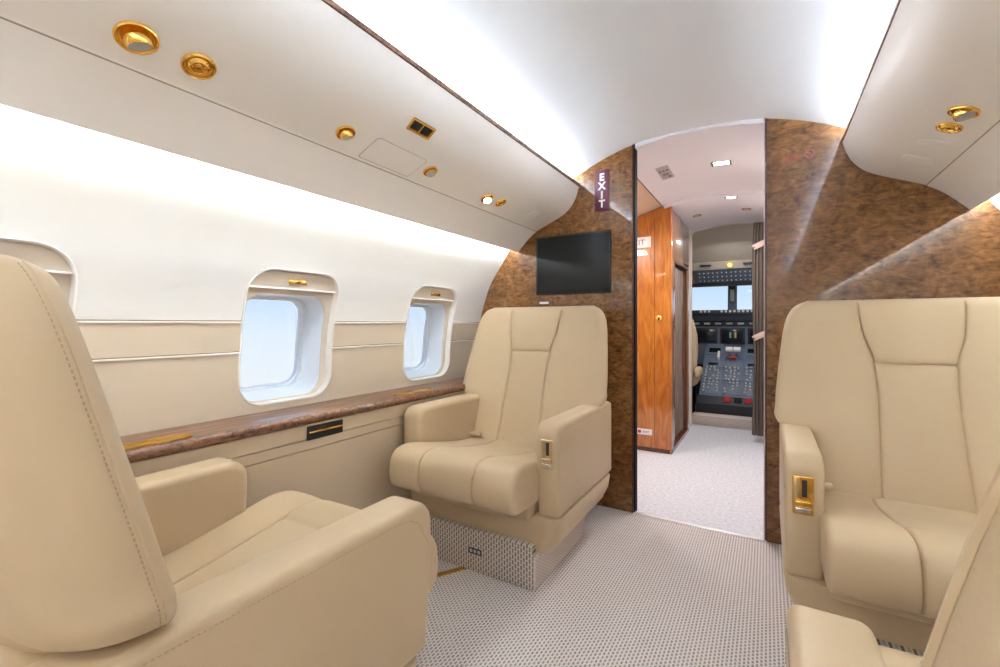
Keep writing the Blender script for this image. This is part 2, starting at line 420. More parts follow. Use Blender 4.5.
# ceiling
cz = interp([(0, 1.872), (.15, 1.867), (.29, 1.850), (.42, 1.812), (.50, 1.780), (.573, 1.745), (.66, 1.722), (.78, 1.695), (.87, 1.655)])
def ceil_strip(name, y0, y1, hw, m, dz=0, n=48, thick=.02):
    xs = np.linspace(-hw, hw, n)
    poly = [(XC + x, cz(abs(x)) + dz) for x in xs] + [(XC + x, cz(abs(x)) + dz + thick) for x in xs[::-1]]
    return prism(name, poly, 'y', y0, y1, m, kind='structure', angle=40)
ceil_strip('ceiling', YA, B, .87, CEILM)
# floors
box('floor', (-1.46, .85, YA, B, -.05, 0), CARPET, bev=0, kind='structure')
# aft wall of the cabin
box('wall_back', (-1.6, 1.0, YA-.05, YA, -.02, 1.9), CREAM, bev=0, kind='structure')

# ---------------------------------------------------------------- forward bulkhead in burl wood
def outline(side, xdoor):
    pts = []
    f = (lambda x: x) if side == 'left' else mx
    for z in np.linspace(0, 1.60, 40): pts.append((f(wx_(z)), z))
    for x in np.linspace(.87, abs(xdoor - XC), 28): pts.append((XC - x if side == 'left' else XC + x, cz(x) + .012))
    pts.append((xdoor, 0)); return pts
DL, DR = -.578, -.004
prism('wall_front', outline('left', DL), 'y', B, B + .035, BURL, kind='structure')
prism('wall_front', outline('right', DR), 'y', B, B + .035, BURL, kind='structure')
ZT = 1.845
box('trim_50', (DL, DL + .006, B - .006, B + .045, 0, cz(abs(DL - XC))+.008), mat('matt_black_edge', (.012, .012, .014), .8, spec=.1), bev=.001, kind='structure')
box('trim_51', (DL - .010, DL - .001, B - .005, B + .005, 0, cz(abs(DL - XC))+.008), JAMB, bev=.002, kind='structure')
box('trim_52', (-.0115, DR, B - .006, B + .045, 0, cz(abs(DR - XC))+.008), JAMB, bev=.002, seg=2, kind='structure')
box('trim_53', (-.016, -.011, B - .003, B + .045, 0, cz(.29)+.008), mat('pale_edge', (.55, .50, .55), .4), bev=.001, kind='structure')
box('trim_54', (DL, DR, B - .012, B + .012, 0, .006), THRESH, bev=.002, kind='structure')

# ---------------------------------------------------------------- overhead bins with cove light strips
BP = [(-.869, 1.685), (-.884, 1.635), (-.905, 1.597), (-.930, 1.568), (-.960, 1.546), (-1.0, 1.526), (-1.06, 1.500), (-1.12, 1.474)]
BP2 = [(-1.12, 1.474), (-1.16, 1.446), (-1.20, 1.408), (-1.238, 1.366)]
SEAM = mat('seam_shadow_line', (.42, .37, .32), .8)
def bin_(side):
    f = (lambda x: x) if side == 'left' else mx
    root = thing('overhead_bin', {'left': 'cream curved overhead panel with gold vents above the left windows',
                                  'right': 'cream curved overhead panel above the right seats with two gold fittings'}[side], 'overhead panel', (f(-1.05), -.3, 1.40))
    M = Matrix.Translation(-Vector((f(-1.05), -.3, 1.40)))
    sm = catmull(BP, 4, False)
    lo = catmull([BP[-1]] + BP2[1:], 5, False)
    a = [tuple(p) for p in sm] + [(-1.105, 1.488), (-1.06, 1.58), (-1.02, 1.64), (-.93, 1.655), (-.878, 1.687)]
    o = prism('upper_panel', [(f(p[0]), p[1]) for p in a], 'y', YA + .002, B - .003, CREAM, root, angle=30); o.data.transform(M)
    d = [(p[0] - .0012, p[1] - .0022) for p in lo] + [(-1.245, 1.372), (-1.225, 1.40), (-1.17, 1.47), (-1.10, 1.515), (-1.085, 1.496)]
    o = prism('lower_panel', [(f(p[0]), p[1]) for p in d], 'y', YA + .002, B - .003, CREAM, root, angle=30); o.data.transform(M)
    tr = [(-.866, 1.688), (-.866, 1.702), (-.874, 1.705), (-.884, 1.700), (-.882, 1.686)]
    o = prism('wood_trim', [(f(p[0]), p[1]) for p in tr], 'y', YA + .002, B - .003, NOSEW, root, bev=.0); o.data.transform(M)
    tag(o, 'brown wood edge trim')
    o = prism('panel_seam', [(f(-1.1188), 1.4745), (f(-1.1188), 1.4728), (f(-1.1212), 1.4708), (f(-1.1216), 1.476)], 'y', YA + .002, B - .004, SEAM, root); o.data.transform(M)
    # light strips
    s = thing('cove_light', 'white light strip hidden in the cove behind the top of the %s overhead panel' % side, 'cove light', (f(-.96), 0, 1.665), 0)
    st = [(-.935, 1.660), (-1.0, 1.650), (-1.0, 1.656), (-.935, 1.666)]
    o = prism('light_strip', [(f(p[0]), p[1]) for p in st], 'y', YA + .05, B - .02, LED, s); o.data.transform(Matrix.Translation(-Vector((f(-.96), 0, 1.665))))
    s = thing('cove_light', 'white light strip hidden behind the lower lip of the %s overhead panel' % side, 'cove light', (f(-1.22), 0, 1.42), 0)
    st = [(-1.232, 1.402), (-1.185, 1.462), (-1.190, 1.466), (-1.237, 1.406)]
    o = prism('light_strip', [(f(p[0]), p[1]) for p in st], 'y', YA + .05, B - .02, LEDW, s); o.data.transform(Matrix.Translation(-Vector((f(-1.22), 0, 1.42))))
bin_('left'); bin_('right')

# fittings on the panels: frames on the curved surface (normal points down and inboard)
def surf_frame(x, y, z, side):
    P = BP + BP2[1:]
    xx = x if side == 'left' else mx(x)
    best = min(range(len(P)-1), key=lambda i: abs((P[i][0]+P[i+1][0])/2 - xx))
    a, b = Vector((P[best][0], 0, P[best][1])), Vector((P[best+1][0], 0, P[best+1][1]))
    t = (a - b).normalized()                    # towards inboard/up
    n = Vector((-t.z, 0, t.x)) if Vector((-t.z, 0, t.x)).z < 0 else Vector((t.z, 0, -t.x))
    # put the point on the segment
    q = a + (b - a) * max(0, min(1, (Vector((xx, 0, z)) - a).dot(b - a) / (b - a).length_squared))
    if side == 'right': q.x = mx(q.x); t.x = -t.x; n.x = -n.x
    return Matrix(((t.x, 0, n.x, q.x), (t.y, 1, n.y, y), (t.z, 0, n.z, q.z), (0, 0, 0, 1)))
def reading_light(fr, label, R=.030, lit=False, tilt=0.35, ty=0):
    root = thing('reading_light', label, 'reading light'); root.matrix_world = fr
    lathe('bezel', [(R, -.001), (R*1.0, .004), (R*.95, .0065), (R*.90, .006), (R*.80, .002), (R*.5, .0008), (.001, .0006)], GOLD, root, cap1=True)
    M = Matrix.Translation((0, 0, .0)) @ Matrix.Rotation(tilt, 4, 'X') @ Matrix.Rotation(ty, 4, 'Y')
    sp = lathe('swivel', [(R*.30, -.006), (R*.66, 0), (R*.70, .009), (R*.62, .016), (R*.56, .017)], GOLD, root, M=M)
    lathe('lens', [(R*.56, .0168), (R*.3, .0175), (.0005, .0177)], LAMPON if lit else LENS, root, M=M, cap1=True)
    return root
def air_vent(fr, label, R=.027):
    root = thing('air_vent', label, 'air vent'); root.matrix_world = fr
    lathe('bezel', [(R, -.001), (R, .004), (R*.94, .0065), (R*.88, .006), (R*.80, .0015), (R*.7, .0008)], GOLD, root)
    lathe('nozzle', [(R*.72, .0006), (R*.66, .004), (R*.55, .008), (R*.46, .007), (R*.40, .0018), (R*.28, .0015), (R*.2, .005), (.0005, .0055)], GOLD, root, cap1=True)
    for k in range(4):
        M = Matrix.Rotation(k*PI/2+.4, 4, 'Z')
        box('vane', (R*.2, R*.45, -.0012, .0012, .001, .005), GOLD, root, bev=.0004, M=M)
    return root
FL = lambda y, x=-1.048, z=1.504: surf_frame(x, y, z, 'left')
reading_light(FL(.378), 'large gold swivelling reading lamp nearest the camera on the left overhead panel', .036, tilt=-.35, ty=-.35)
air_vent(FL(.488), 'round gold air vent beside the large gold lamp on the left overhead panel', .033)
reading_light(FL(.876), 'gold round lamp next to the small black and gold display on the left overhead panel', .028, tilt=-.3, ty=-.3)
reading_light(FL(1.254), 'gold round lamp just forward of the flat square hatch on the left overhead panel', .027, tilt=.25)
reading_light(FL(1.644, -1.055), 'lit gold reading lamp near the bulkhead end of the left overhead panel', .030, lit=True)
air_vent(FL(1.745, -1.046), 'small gold air vent right beside the lit lamp on the left overhead panel', .028)
FR = lambda y, x=.438, z=1.504: surf_frame(x, y, z, 'right')
reading_light(FR(1.62), 'gold swivelling reading lamp on the white right overhead panel', .033, tilt=.3, ty=-.5)
air_vent(FR(1.728), 'gold air vent with vanes on the right overhead panel', .030)
for y, lb in ((1.866, 'oval cream blank cover next to the gold vent on the right overhead panel'), (2.025, 'larger oval cream blank cover nearest the bulkhead on the right overhead panel')):
    root = thing('speaker_cover', lb, 'cover'); root.matrix_world = FR(y)
    w = .042 if y < 2 else .05
    loops_obj('cover', [[(p, q, h) for p, q in rrect(w*s, w*.72*s, .024*s, 32)] for s, h in ((1.0, 0), (.98, .002), (.9, .0032), (.86, .002), (.8, .0026), (.3, .003))], CREAM, root, cap1=True)
root = thing('speaker_cover', 'oval cream cover at the bulkhead end of the left overhead panel', 'cover'); root.matrix_world = FL(2.05)
loops_obj('cover', [[(p, q, h) for p, q in rrect(.042*s, .036*s, .024*s, 32)] for s, h in ((1.0, 0), (.98, .002), (.9, .0032), (.86, .002), (.8, .0026), (.3, .003))], CREAM, root, cap1=True)
# seat-belt / no-smoking indicator
root = thing('passenger_sign', 'small gold framed display with two dark windows on the left overhead panel', 'indicator')
root.matrix_world = surf_frame(-.937, 1.075, 1.567, 'left') @ Matrix.Scale(.86, 4)
loops_obj('frame', [[(p, q, h) for p, q in rrect(a, b, .004, 32)] for a, b, h in ((.026, .060, -.001), (.026, .060, .003), (.024, .058, .004), (.019, .053, .004), (.019, .053, .001))], GOLD, root)
for s in (-1, 1): box('display_window', (-.0165, .0165, .004 + (s-1)*.0265, .049 + (s-1)*.0265 , .000, .0028), SCREEN, root, bev=.001)
box('backing', (-.02, .02, -.055, .055, -.002, .0012), GOLD, root, bev=0)
# square hatch outline
root = thing('access_hatch', 'flat square flush hatch with rounded corners on the left overhead panel', 'hatch')
root.matrix_world = surf_frame(-1.062, 1.088, 1.498, 'left')
loops_obj('hatch_outline', [[(p, q, h) for p, q in rrect(a, b, .012, 48)] for a, b, h in ((.051, .114, .0), (.051, .114, .0010), (.0495, .1125, .0010), (.0495, .1125, 0))], SEAM, root)
loops_obj('hatch_cover', [[(p, q, h) for p, q in rrect(a, b, .011, 48)] for a, b, h in ((.0492, .1122, -.001), (.0492, .1122, .0012), (.048, .111, .0016))], CREAM, root, cap1=True)

# ---------------------------------------------------------------- side ledges
def ledge(side):
    f = (lambda x: x) if side == 'left' else mx
    if side == 'right': f = lambda x: mx(x) + .05
    root = thing('side_ledge', {'left': 'walnut topped side ledge with leather panel below the left windows', 'right': 'walnut topped side ledge behind the right seats'}[side], 'ledge', (f(-1.4), 0, 0))
    M = Matrix.Translation(-Vector((f(-1.4), 0, 0)))
    def pr_(nm, poly, m, y0=YA+.01, y1=B-.004, **k):
        o = prism(nm, [(f(p[0]), p[1]) for p in poly], 'y', y0, y1, m, root, **k); o.data.transform(M); return o
    tag(pr_('ledge_top', [(-1.528, .615), (-1.528, .640), (-1.352, .640), (-1.352, .612)], LEDGEW), 'glossy walnut top')
    tag(pr_('ledge_nosing', [(-1.352, .640), (-1.345, .6405), (-1.336, .638), (-1.3305, .632), (-1.329, .625), (-1.331, .616), (-1.339, .609), (-1.352, .608)], NOSEW), 'rounded walnut front edge')
    pr_('upper_panel', [(-1.50, .606), (-1.344, .606), (-1.348, .556), (-1.50, .556)], PANEL, bev=.002)
    pr_('middle_panel', [(-1.50, .553), (-1.348, .553), (-1.352, .520), (-1.50, .520)], PANEL, bev=.002)
    pr_('lower_panel', [(-1.50, .517), (-1.352, .517), (-1.362, .06), (-1.362, .004), (-1.50, .004)], PANEL, bev=.002)
    if side == 'left':
        def bx(nm, d, m, **k):
            o = box(nm, d, m, root, **k); o.data.transform(M); return o
        bx('latch_pocket', (-1.355, -1.341, .963, 1.11, .552, .600), BLACK, bev=.002)
        tag(bx('latch_bar', (-1.343, -1.338, .968, 1.105, .575, .582), GOLD, bev=.002), 'gold bar')
    return root
ledge('left'); ledge('right')
# cup holders let into the ledge: figure-eight gold trays
CUPG = mat('recess_shaded_gold', (.50, .27, .03), .28, 1)  # gold darkened to stand in for shade inside the shallow trays
def cup_tray(y0, label):
    root = thing('cup_holder', label, 'cup holder', (-1.376, y0, .6405))
    pts = []
    n = 72
    for k in range(n):
        t = 2*PI*k/n
        # two overlapping circles: peanut outline
        yy = math.cos(t)*.115; w = .033*math.sqrt(max(0, 1-(yy/.117)**8)) * (.80+.20*math.cos(2*PI*yy/.115)*-1 if abs(yy) < .0575 else 1.0)
        pts.append((math.copysign(w, math.sin(t)) if abs(math.sin(t)) > 1e-6 else 0, yy))
    def lp(s, h): return [(p*s, q*(1-(1-s)*.4), h) for p, q in pts]
    loops_obj('tray', [lp(1.0, 0), lp(1.0, .003), lp(.94, .004), lp(.90, .0012), lp(.8, .0006), lp(.1, .0005)], CUPG, root, cap1=True, angle=20)
    return root
cup_tray(.505, 'gold figure-eight cup holder set in the ledge beside the near left seat')
cup_tray(1.53, 'gold cup holder set in the ledge beside the seat at the bulkhead')

# ---------------------------------------------------------------- seats
w_back = interp([(.36, .262), (.48, .276), (.568, .284), (.580, .30), (.592, .358), (.61, .376), (.66, .378), (.76, .371), (.86, .360), (.94, .349), (.98, .338), (1.005, .324), (1.023, .305), (1.036, .278)])
s_back = interp([(.36, .107), (.60, .100), (.78, .100), (.84, .106), (.90, .124), (.97, .134), (1.05, .137)])
def make_seat(name, a, label, loc, rotz, metal=GOLD, group='leather cabin armchairs', back=(.375, .335), cdy=0, cdz=0, ody=0, zarm=.600, dzt=0, stitch=True, afy=0):
    """local frame: y = 0 at the arm fronts, +y to the rear; a = +1/-1 side of the aisle arm"""
    root = thing(name, label, 'armchair', loc, rotz, group)
    # backrest
    nz, nu, nr = 130, 141, 40
    zb, ztp = .37, 1.037
    q = np.linspace(0, 1, nz); TR = .032; zs = list(zb + (ztp - TR - zb) * q) + [ztp - TR + TR * math.sin(t) for t in np.linspace(0, PI/2, 16)[1:]]
    loops = []; DN = (-.014, -.010, -.007, -.005, -.0037, -.0025, -.0012, 0, .0012, .0025, .0037, .005, .007, .010, .014)
    zs = sorted([z for z in zs if abs(z - .818) > .013] + [.818 + d for d in DN if abs(d) < .0125])
    xs0 = -a * .010
    def front(z): return back[0] + (z - .42) * back[1]
    def offs(x, z, w):
        u = x / w; sx = s_back(z); dx = abs(x - xs0) - sx
        o = .022 * abs(u)**26 + .003 * (1 - u*u)
        fade = min(1, max(0, (1.035 - z) / .03))
        o += fade * (.0052 * math.exp(-(dx/.0026)**2) + .0045 * math.exp(-(dx/.011)**2))
        if dx < 0:
            dz = z - .818 - .0
            o += .0050 * math.exp(-(dz/.0026)**2) + .0045 * math.exp(-(dz/.011)**2)
            if dz > 0: o -= .006 * math.sin(min(1, dz/.2)*PI) * (1-(dx/sx+1)**2 * .0)
            o -= .003 * math.cos(PI/2 * min(1, abs(x-xs0)/sx))
        else:
            o -= .005 * math.sin(PI * min(1, dx / max(.01, w - sx)))
        return o
    for z in zs:
        w = w_back(z); t = 1.0
        if z > ztp - TR: t = math.sqrt(max(0, 1 - ((z - (ztp - TR)) / TR)**2)) * .45 + .55
        T = .115 + .02 * min(1, max(0, (1.0-z)/.5)); yf = front(z); mid = yf + T * .5; ring = []
        sx = s_back(z); g = [xs0 + q_*sx + d for q_ in (-1, 1) for d in DN]
        for l_, r_, c_ in ((-w, g[0], 22), (g[14], g[15], 22), (g[29], w, 22)): g += [l_ + (r_-l_)*k/c_ for k in range(0 if l_ == -w else 1, c_ + (1 if r_ == w else 0))]
        g += [sg_*w*(1-e_) for sg_ in (-1, 1) for e_ in (.003, .008, .015, .025)]
        for x in sorted(g):
            y = yf + offs(x, z, w); ring.append((x, mid + (y - mid) * t, z))
        y_edge = yf + .022
        for i in range(1, nr):
            th = PI * i / nr; x = w * math.copysign(abs(math.cos(th))**.42, math.cos(th)); y = y_edge + (T - .022) * math.sin(th)**.75
            ring.append((x, mid + (y - mid) * t, z))
        loops.append(ring)
    loops = [[(x, y, z - dzt * max(0, (z - .62) / .42)) for x, y, z in r_] for r_ in loops]
    bk = loops_obj('backrest', loops, LEATHER, root, True, True, angle=60)
    # stitched seam round the edge of the backrest
    for sgn in (-1, 1):
        path = []
        for z in zs[int(nz*.36):-6:3]:
            w = w_back(z); T = .115 + .02*min(1, max(0, (1.0-z)/.5)); th = .03
            x = w * math.cos(th)**.42; y = front(z) + .022 + (T-.022)*math.sin(th)**.75
            path.append((sgn*(x+.0008), y, z - dzt * max(0, (z - .62) / .42)))
        if stitch: dashes('stitching', path, STITCH, bk)
        bm = bmesh.new(); tube_into(bm, [(p[0]-sgn*.0008, p[1]-.006, p[2]) for p in path], .0013, 6); bm_obj('seam_piping', bm, LEATHER, bk)
    # seat cushion
    x0, x1 = (-.268, .284) if a > 0 else (-.284, .268)
    prof = catmull([(.44, .395), (.30, .405), (.15, .428), (.02, .455), (-.07, .472), (-.132, .465), (-.161, .437), (-.171, .395), (-.168, .350), (-.150, .325), (-.11, .316), (.0, .312), (.2, .31), (.44, .31)], 16)
    prof = [np.array(p) + np.array((cdy, cdz)) for p in prof]; n = len(prof)
    nrm = []
    for i in range(n):
        t = prof[(i+1) % n] - prof[i-1]; nn = np.array((t[1], -t[0])); nrm.append(nn/np.linalg.norm(nn))
    cen = np.mean(prof, axis=0)
    if np.dot(nrm[50], prof[50]-cen) < 0: nrm = [-v for v in nrm]
    nx = 120; loops = []; xc = a*.012 - a*.01; R = .018
    es = [R*(1-math.cos(t)) for t in np.linspace(0, PI/2, 9)]
    xs = [x0+e_ for e_ in es] + sorted([v for v in np.linspace(x0+R, x1-R, 60)[1:-1] if abs(abs(v-xc)-.118) > .0145] + [xc + q_*.118 + d for q_ in (-1, 1) for d in DN]) + [x1-e_ for e_ in es[::-1]]
    for x in xs:
        e_ = min(x-x0, x1-x); ins = R - math.sqrt(max(0, R*R-(R-e_)**2)) if e_ < R else 0
        ring = []
        for i in range(n):
            y, z = prof[i]; d = -ins
            top = 1 if (z > .33+cdz and y < .43) else 0
            if top:
                dx = abs(x-xc) - .118
                d -= .0065*math.exp(-(dx/.0026)**2) + .0028*math.exp(-(dx/.011)**2)
                d += .003*math.sin(PI*min(1, max(0, dx)/.16)) if dx > 0 else .002*math.cos(PI/2*(x-xc)/.118)
                if dx < 0:
                    k_ = min(1, max(0, (z - cdz - .36) / .08)); k_ = k_*k_*(3-2*k_); dy = y - cdy + .015
                    d -= k_*(.0050*math.exp(-(dy/.003)**2) + .004*math.exp(-(dy/.012)**2))
                    if dy < 0: d += k_*.003
            ring.append((x, y + nrm[i][0]*d, z + nrm[i][1]*d))
        loops.append(ring)
    loops_obj('seat_cushion', loops, LEATHER, root, True, True, angle=60)
    # arms
    def arm_poly(front_y, rear, zt=zarm):
        c = []
        r = .052
        for k in range(10):
            t = PI/2*k/9; c.append((front_y + r - r*math.cos(t), zt - r + r*math.sin(t)))
        return [(front_y + .018, .268), (front_y + .004, .40)] + c + [(.30, zt-.001), (rear - .03, zt - .004), (rear-.005, zt-.012), (rear, zt - .05), (rear, .268)]
    ax0, ax1 = .274, .364
    o = prism('armrest', arm_poly(afy, .62), 'x', a*ax0, a*ax1, LEATHER, root, bev=.016, seg=5, angle=50)
    # stitch line below the top of the aisle arm
    path = [(a*(ax1-.0002), .03, .30+.25*0+.26), (a*ax1, .055, .575), (a*ax1, .09, .580), (a*ax1, .60, .578)]
    path = [(a*(ax1+.0002), y, z) for y, z in [(.012+afy, zarm-.10), (.018, zarm-.065), (.032, zarm-.04), (.055, zarm-.026), (.09, zarm-.021), (.3, zarm-.021), (.58, zarm-.023)]]
    dashes('stitching', path, STITCH, o)
    o2 = prism('armrest', arm_poly(ody, .52), 'x', -a*.245, -a*.345, LEATHER, root, bev=.020, seg=5, angle=50)
    # rear shell between the arms and behind the backrest foot
    sh = [(-.335, .50), (-.335, .575), (-.31, .615), (-.26, .635), (.26, .635), (.31, .615), (.335, .575), (.335, .50)]
    prism('rear_shell', sh, 'z', .27, .56, LEATHER, root, bev=.012, angle=50)
    # control plate on the aisle arm
    cx = a*.322
    pl = box('control_plate', (cx-.024, cx+.024, -.004, .006, .442, .545), metal, root, bev=.0035, seg=3)
    tag(pl, 'gold recline control plate' if metal is GOLD else 'pale brass recline control plate')
    box('control_slot', (cx-.003, cx+.009, -.0048, .0, .490, .535), BLACK, pl, bev=.0005)
    box('control_well', (cx-.019, cx-.009, -.0046, .0, .480, .538), BRASS if metal is GOLD else GROOVE, pl, bev=.0005)
    box('control_lever', (cx-.018, cx+.018, -.012, -.002, .466, .480), metal, pl, bev=.003, seg=3)
    box('control_lever', (cx-.018, cx+.018, -.009, -.002, .449, .462), CHROME, pl, bev=.003, seg=3)
    # belt buckle tab where back meets cushion
    for cxb in (-a*.218, a*.245): box('belt_buckle', (cxb-.024, cxb+.024, back[0]-.042, back[0]-.005, .414, .434), LEATHER, root, bev=.008, seg=3)
    # skirt
    def ring(hx, y0, y1, r, z):
        return [(p*1.02+a*.008, (y0+y1)/2+q, z) for p, q in rrect(hx, (y1-y0)/2, r, 64)]
    loops_obj('skirt', [ring(.335, .02, .60, .04, .266), ring(.348, .006, .625, .05, .262), ring(.350, .004, .628, .052, .255), ring(.345, .006, .62, .052, .21), ring(.325, .012, .60, .052, .16),
                        ring(.292, .026, .57, .05, .118), ring(.278, .036, .55, .045, .108), ring(.26, .05, .53, .04, .106)], LEATHER, root, True, True, angle=50)
    box('seat_pan', (-.265, .265, -.035, .5, .25, .318), LEATHER, root, bev=.012, seg=3)
    # carpeted plinth
    pl = box('plinth', (-.268, .268, -.012, .50, .001, .16), [CARPV], root, bev=.006, seg=2)
    bm = bmesh.new(); poly = []
    loops_obj('plinth_side', [[(a*(.268+h), y, z) for y, z in ((-.002, .002), (.02, .001), (.46, .001), (.505, .06), (.49, .12), (-.002, .12))] for h in (0, .008)], CARPS, root, True, True)
    if a > 0:
        box('plinth_label', (-.005, .055, -.0135, -.0115, .070, .092), BLACK, root, bev=0)
        for k in range(3): box('label_mark', (.001+.018*k, .013+.018*k, -.0142, -.013, .075, .087), GREYM, root, bev=0)
    return root
make_seat('cabin_armchair', 1, 'beige leather armchair facing the camera in front of the bulkhead television', (-.985, 1.425, 0), 0, BRASS, ody=-.02, cdy=-.008)
make_seat('cabin_armchair', -1, 'beige leather armchair with gold arm control right of the doorway', (.402, 1.435, 0), 0, GOLD)
make_seat('cabin_armchair', -1, 'beige leather armchair at the lower left, seen from behind its stitched backrest', (-.977, .728, 0), PI, GOLD, back=(.414, .238), cdy=.03, cdz=-.018, ody=.03, zarm=.582, dzt=.012, afy=-.016)
make_seat('cabin_armchair', 1, 'beige leather armchair cut off by the lower right corner, armrest end showing', (.385, .735, 0), PI, GOLD, back=(.42, .372), zarm=.586, stitch=False)
# gold floor rail piece
rail = box('floor_rail', (-.011, .011, -.085, .085, 0, .005), GOLD, None, bev=.002)
rail.location = (-1.03, 1.385, .0); rail.rotation_euler = (0, 0, -.55)
tag(rail, 'short gold metal rail lying in the carpet before the bulkhead armchair', 'floor rail')

# ---------------------------------------------------------------- television, signs on the bulkhead
root = thing('television', 'flat black wall television on the left bulkhead above the armchair', 'television', (-.9075, B, 1.274))
box('frame', (-.2145, .2145, -.010, 0, -.162, .162), BLACK, root, bev=.003)
box('screen', (-.205, .205, -.0115, -.009, -.152, .152), SCREEN, root, bev=.0005)
o = box('remote_sensor', (-.028, .028, -.004, 0, -.006, .006), WHITE, None, bev=.002); o.location = (-1.075, B, 1.068)
tag(o, 'tiny white sensor bar under the black television', 'sensor')
def face_aft(x, z, y=B): return Matrix.Translation((x, y, z)) @ Matrix.Rotation(PI/2, 4, 'X')
root = thing('exit_sign', 'maroon vertical exit sign with white stacked letters above the television', 'exit sign', (-.742, B, 1.645))
box('plate', (-.038, .038, -.005, 0, -.107, .107), MAROON, root, bev=.0015)
for i, ch in enumerate('EXIT'):
    text_obj('letter', ch, .052, WHITE, Matrix.Translation((0, -.0055, .068-.046*i)) @ Matrix.Rotation(PI/2, 4, 'X'), root, .0005, .0022)
root = thing('no_smoking_sign', 'faint red no smoking marking on the burl wood right of the doorway', 'sign', (.105, B, 1.66))
lathe('ring', [(.0175, 0), (.0175, .001), (.0145, .001), (.0145, 0)], REDF, root, Matrix.Translation((.045, 0, .004)) @ Matrix.Rotation(PI/2, 4, 'X'))
box('slash', (-.0012, .0012, -.001, 0, -.016, .016), REDF, root, bev=0, M=Matrix.Translation((.045, 0, .004)) @ Matrix.Rotation(-.78, 4, 'Y'))
box('cigarette', (-.010, .010, -.0006, 0, -.0018, .0018), DARKT, root, bev=0, M=Matrix.Translation((.045, 0, .003)))
text_obj('words', 'NO\nSMOKING', .0165, REDF, Matrix.Translation((-.018, -.0006, .0)) @ Matrix.Rotation(PI/2, 4, 'X'), root, .0003)

# ---------------------------------------------------------------- vestibule beyond the doorway
VF = 4.45
box('floor', (-1.46, .25, B, VF+.05, -.05, 0), CARPP, bev=0, kind='structure')
def vz(x): return float(np.interp(abs(x), [0, .1, .2, .3, .36, .40, 1.2], [1.862, 1.857, 1.845, 1.828, 1.815, 1.806, 1.55]))
def vest(name, y0, y1, x0, x1, m, dz=0, n=24):
    xs = np.linspace(x0, x1, n)
    return prism(name, [(XC+x, vz(x)+dz) for x in xs] + [(XC+x, vz(x)+dz+.02) for x in xs[::-1]], 'y', y0, y1, m, kind='structure', angle=40)
vest('ceiling', B + .034, 3.42, -.36, .36, VESTM)
vest('ceiling', B, B + .034, -.272, .300, VESTM)
vest('ceiling', B + .034, 3.46, -1.0, -.36, VESTT)
box('ceiling', (-1.6, 1.0, B-.01, 6.2, 1.90, 1.93), VESTM, bev=0, kind='structure')  # outer roof sheet added to block sky leaking through the ceiling gaps
vest('ceiling', 3.42, VF, -.345, .36, VESTM, -.022)
prism('trim_60', [(XC+x, vz(x)-.024) for x in np.linspace(-.345, .36, 24)] + [(XC+x, vz(x)+.002) for x in np.linspace(.36, -.345, 24)], 'y', 3.41, 3.42, VESTM, kind='structure')
bm = bmesh.new(); tube_into(bm, [(XC-.36, B+.04, vz(.36)-.001), (XC-.36, 3.40, vz(.36)-.001)], .003, 6); bm_obj('trim_61', bm, mat('dark_joint', (.10, .07, .06), .6), kind='structure')
box('wall_vestibule_right', (.06, .10, B+.04, VF+.02, 0, 1.85), POSTM, bev=0, kind='structure')
box('wall_vestibule_left', (-1.30, -1.26, B+.04, 3.42, 0, 1.62), VESTT, bev=0, kind='structure')
# wardrobe
cab = thing('wardrobe_cabinet', 'tall glossy orange wood cabinet left of the cockpit doorway', 'cabinet', (-.93, 3.8, 0))
M = Matrix.Translation((.93, -3.8, 0))
def cbox(nm, d, m, parent=cab, **k):
    o = box(nm, d, m, parent, **k); o.data.transform(M if parent is cab else M); return o
poly = [(-1.22, .03), (-.612, .03)] + [(-.612-.0304*k, vz(-.307-.0304*k)-.006) for k in range(21)]
o = prism('door_panel', poly, 'y', 3.425, 3.45, ORANGEW, cab, bev=.002); o.data.transform(M); dp = o
box('panel_gap', (-.722, -.719, 3.4235, 3.426, .05, 1.74), JAMB, dp, bev=0).data.transform(M)
o = prism('face_frame', [(-.612, 0), (-.600, 0), (-.600, 1.818), (-.612, 1.816)], 'y', 3.418, 3.46, ORANGEW, cab, bev=.002); o.data.transform(M)
o = prism('base', [(-1.22, 0), (-.60, 0), (-.60, .03), (-1.22, .03)], 'y', 3.425, 4.25, JAMB, cab); o.data.transform(M)
cbox('side_panel', (-.618, -.602, 3.46, 4.25, 1.42, 1.795), SIDEW, bev=.002)
cbox('side_post', (-.618, -.602, 3.46, 3.56, .03, 1.42), SIDEW, bev=.002)
cbox('side_post', (-.618, -.602, 4.20, 4.25, .03, 1.42), SIDEW, bev=.002)
cbox('back_panel', (-1.22, -.62, 4.22, 4.25, .03, 1.70), SIDEW, bev=0)
cbox('interior_lining', (-1.20, -1.18, 3.46, 4.22, .03, 1.6), COCKD, bev=0)
for zz in (.62, 1.02): cbox('shelf', (-1.18, -.66, 3.47, 4.2, zz, zz+.015), SIDEW, bev=.002)
lathe('knob', [(.022, 0), (.023, .004), (.016, .009), (.0005, .011)], GOLD, cab, M @ Matrix.Translation((-.690, 3.424, .992)) @ Matrix.Rotation(PI/2, 4, 'X'), 20, cap1=True)
